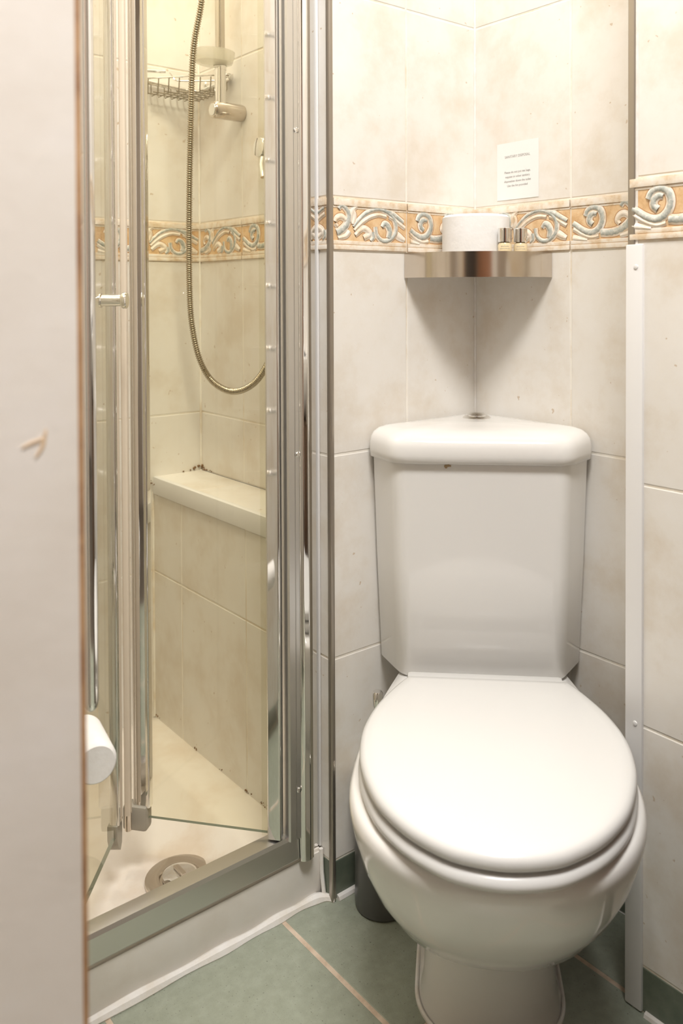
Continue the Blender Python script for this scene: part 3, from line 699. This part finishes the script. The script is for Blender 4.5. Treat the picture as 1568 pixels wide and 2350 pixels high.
# ---------------------------------------------------------------- beside the door: towel rail and spare roll holder on the entry wall
tr = thing('towel_rail', 'tall chrome towel rail between the door edge and the glass', 'towel rail', (-.87, -.2, .45))
def colpt(px, Z): q = CAM+Z*(d+r2*(px-PPX)/FPX); return q
q = colpt(201, .93)
bm = bmesh.new(); tube(bm, [(q.x, q.y, .541), (q.x, q.y, .544), (q.x, q.y, .552), (q.x, q.y, 1.9)], [.004, .0068, .0085, .0085], 20); obj('upright', bm, CHROME, tr)
bm = bmesh.new()
tube(bm, [(-.875, q.y+.16, .53), (-.875, q.y+.16, 1.9)], .0085, 16); obj('upright', bm, CHROME, tr)
for zz in (.62, .75, .88, 1.01, 1.14, 1.27, 1.40, 1.53, 1.66, 1.79):
    bm = bmesh.new(); tube(bm, [(q.x, q.y, zz), (-.875, q.y+.16, zz)], .006, 12); obj('rung', bm, CHROME, tr)
bm = bmesh.new(); tube(bm, [(-.969, q.y+.16, 1.6), (-.875, q.y+.16, 1.6)], .006, 12); obj('wall_fixing', bm, CHROME, tr)
q = colpt(212, 1.02)
rx, ry_, rz = q.x, q.y, .4315
hd = thing('roll_holder', 'chrome toilet roll arm on the wall beside the shower door', 'roll holder', (-.97, ry_, rz))
bm = bmesh.new(); tube(bm, spline([(-.969, ry_+.05, rz+.0), (-.87, ry_+.05, rz), (-.84, ry_+.075, rz), (rx, ry_+.09, rz), (rx, ry_+.08, rz)], 4)+[(rx, ry_+.004, rz)], .004, 10); obj('arm', bm, CHROME, hd)
bm = bmesh.new(); lathe(bm, [(.016, 0), (.016, .004), (.008, .007)], frame((-.97, ry_+.05, rz), (0, 1, 0), (0, 0, 1), (1, 0, 0)), 24); obj('wall_rose', bm, CHROME, hd)
bm = bmesh.new(); lathe(bm, [(.0042, -.0005), (.022, -.001), (.0245, .002), (.0255, .006), (.0255, .080), (.023, .082), (.006, .082)], frame((rx, ry_, rz), (.985, -.17, 0), (0, 0, 1), (.17, .985, 0)), 40)
tag(obj('toilet_roll', bm, PAPER, None), 'round end of a white toilet roll just right of the door edge', 'toilet roll')

# ---------------------------------------------------------------- unseen basin and cupboard right of the frame, added for their shade
bs = thing('unseen_basin', 'unseen white wash basin placed to shade the boxed wall', 'basin', (-P, -.91, .80))
bm = bmesh.new()
def bsn(x1, y0, y1, R, z): return [(p.x, p.y, z) for p in fillet([(-P-.0, y0), (-P-.0, y1), (x1, y1), (x1, y0)], [.002, .002, R, R], 8)]
loft(bm, [bsn(-.24, -.98, -.80, .03, .675), bsn(-.34, -1.05, -.74, .07, .69), bsn(-.42, -1.12, -.665, .12, .78), bsn(-.44, -1.13, -.655, .13, .835), bsn(-.438, -1.128, -.66, .13, .842),
          bsn(-.42, -1.11, -.68, .11, .840), bsn(-.39, -1.07, -.73, .10, .76), bsn(-.36, -1.02, -.82, .08, .70)])
obj('bowl', bm, CERAMIC, bs, True, 1.2)
bm = bmesh.new(); tube(bm, spline([(-.20, -.91, .80), (-.20, -.91, .90), (-.23, -.91, .93), (-.30, -.91, .92), (-.31, -.91, .90)], 5), .011, 14); obj('tap', bm, CHROME, bs)
bm = bmesh.new(); box(bm, (-P-.001, -1.12, .0), (-.42, -.67, .675), 0, .004)
vu = thing('shade_cupboard', 'unseen dark brown cupboard added under the basin for shade', 'cupboard', (-.3, -.93, 0))  # unseen cupboard added to block light bouncing in from the right
obj('carcass', bm, mat('dark_brown_wood', (.12, .07, .04), .5), vu)
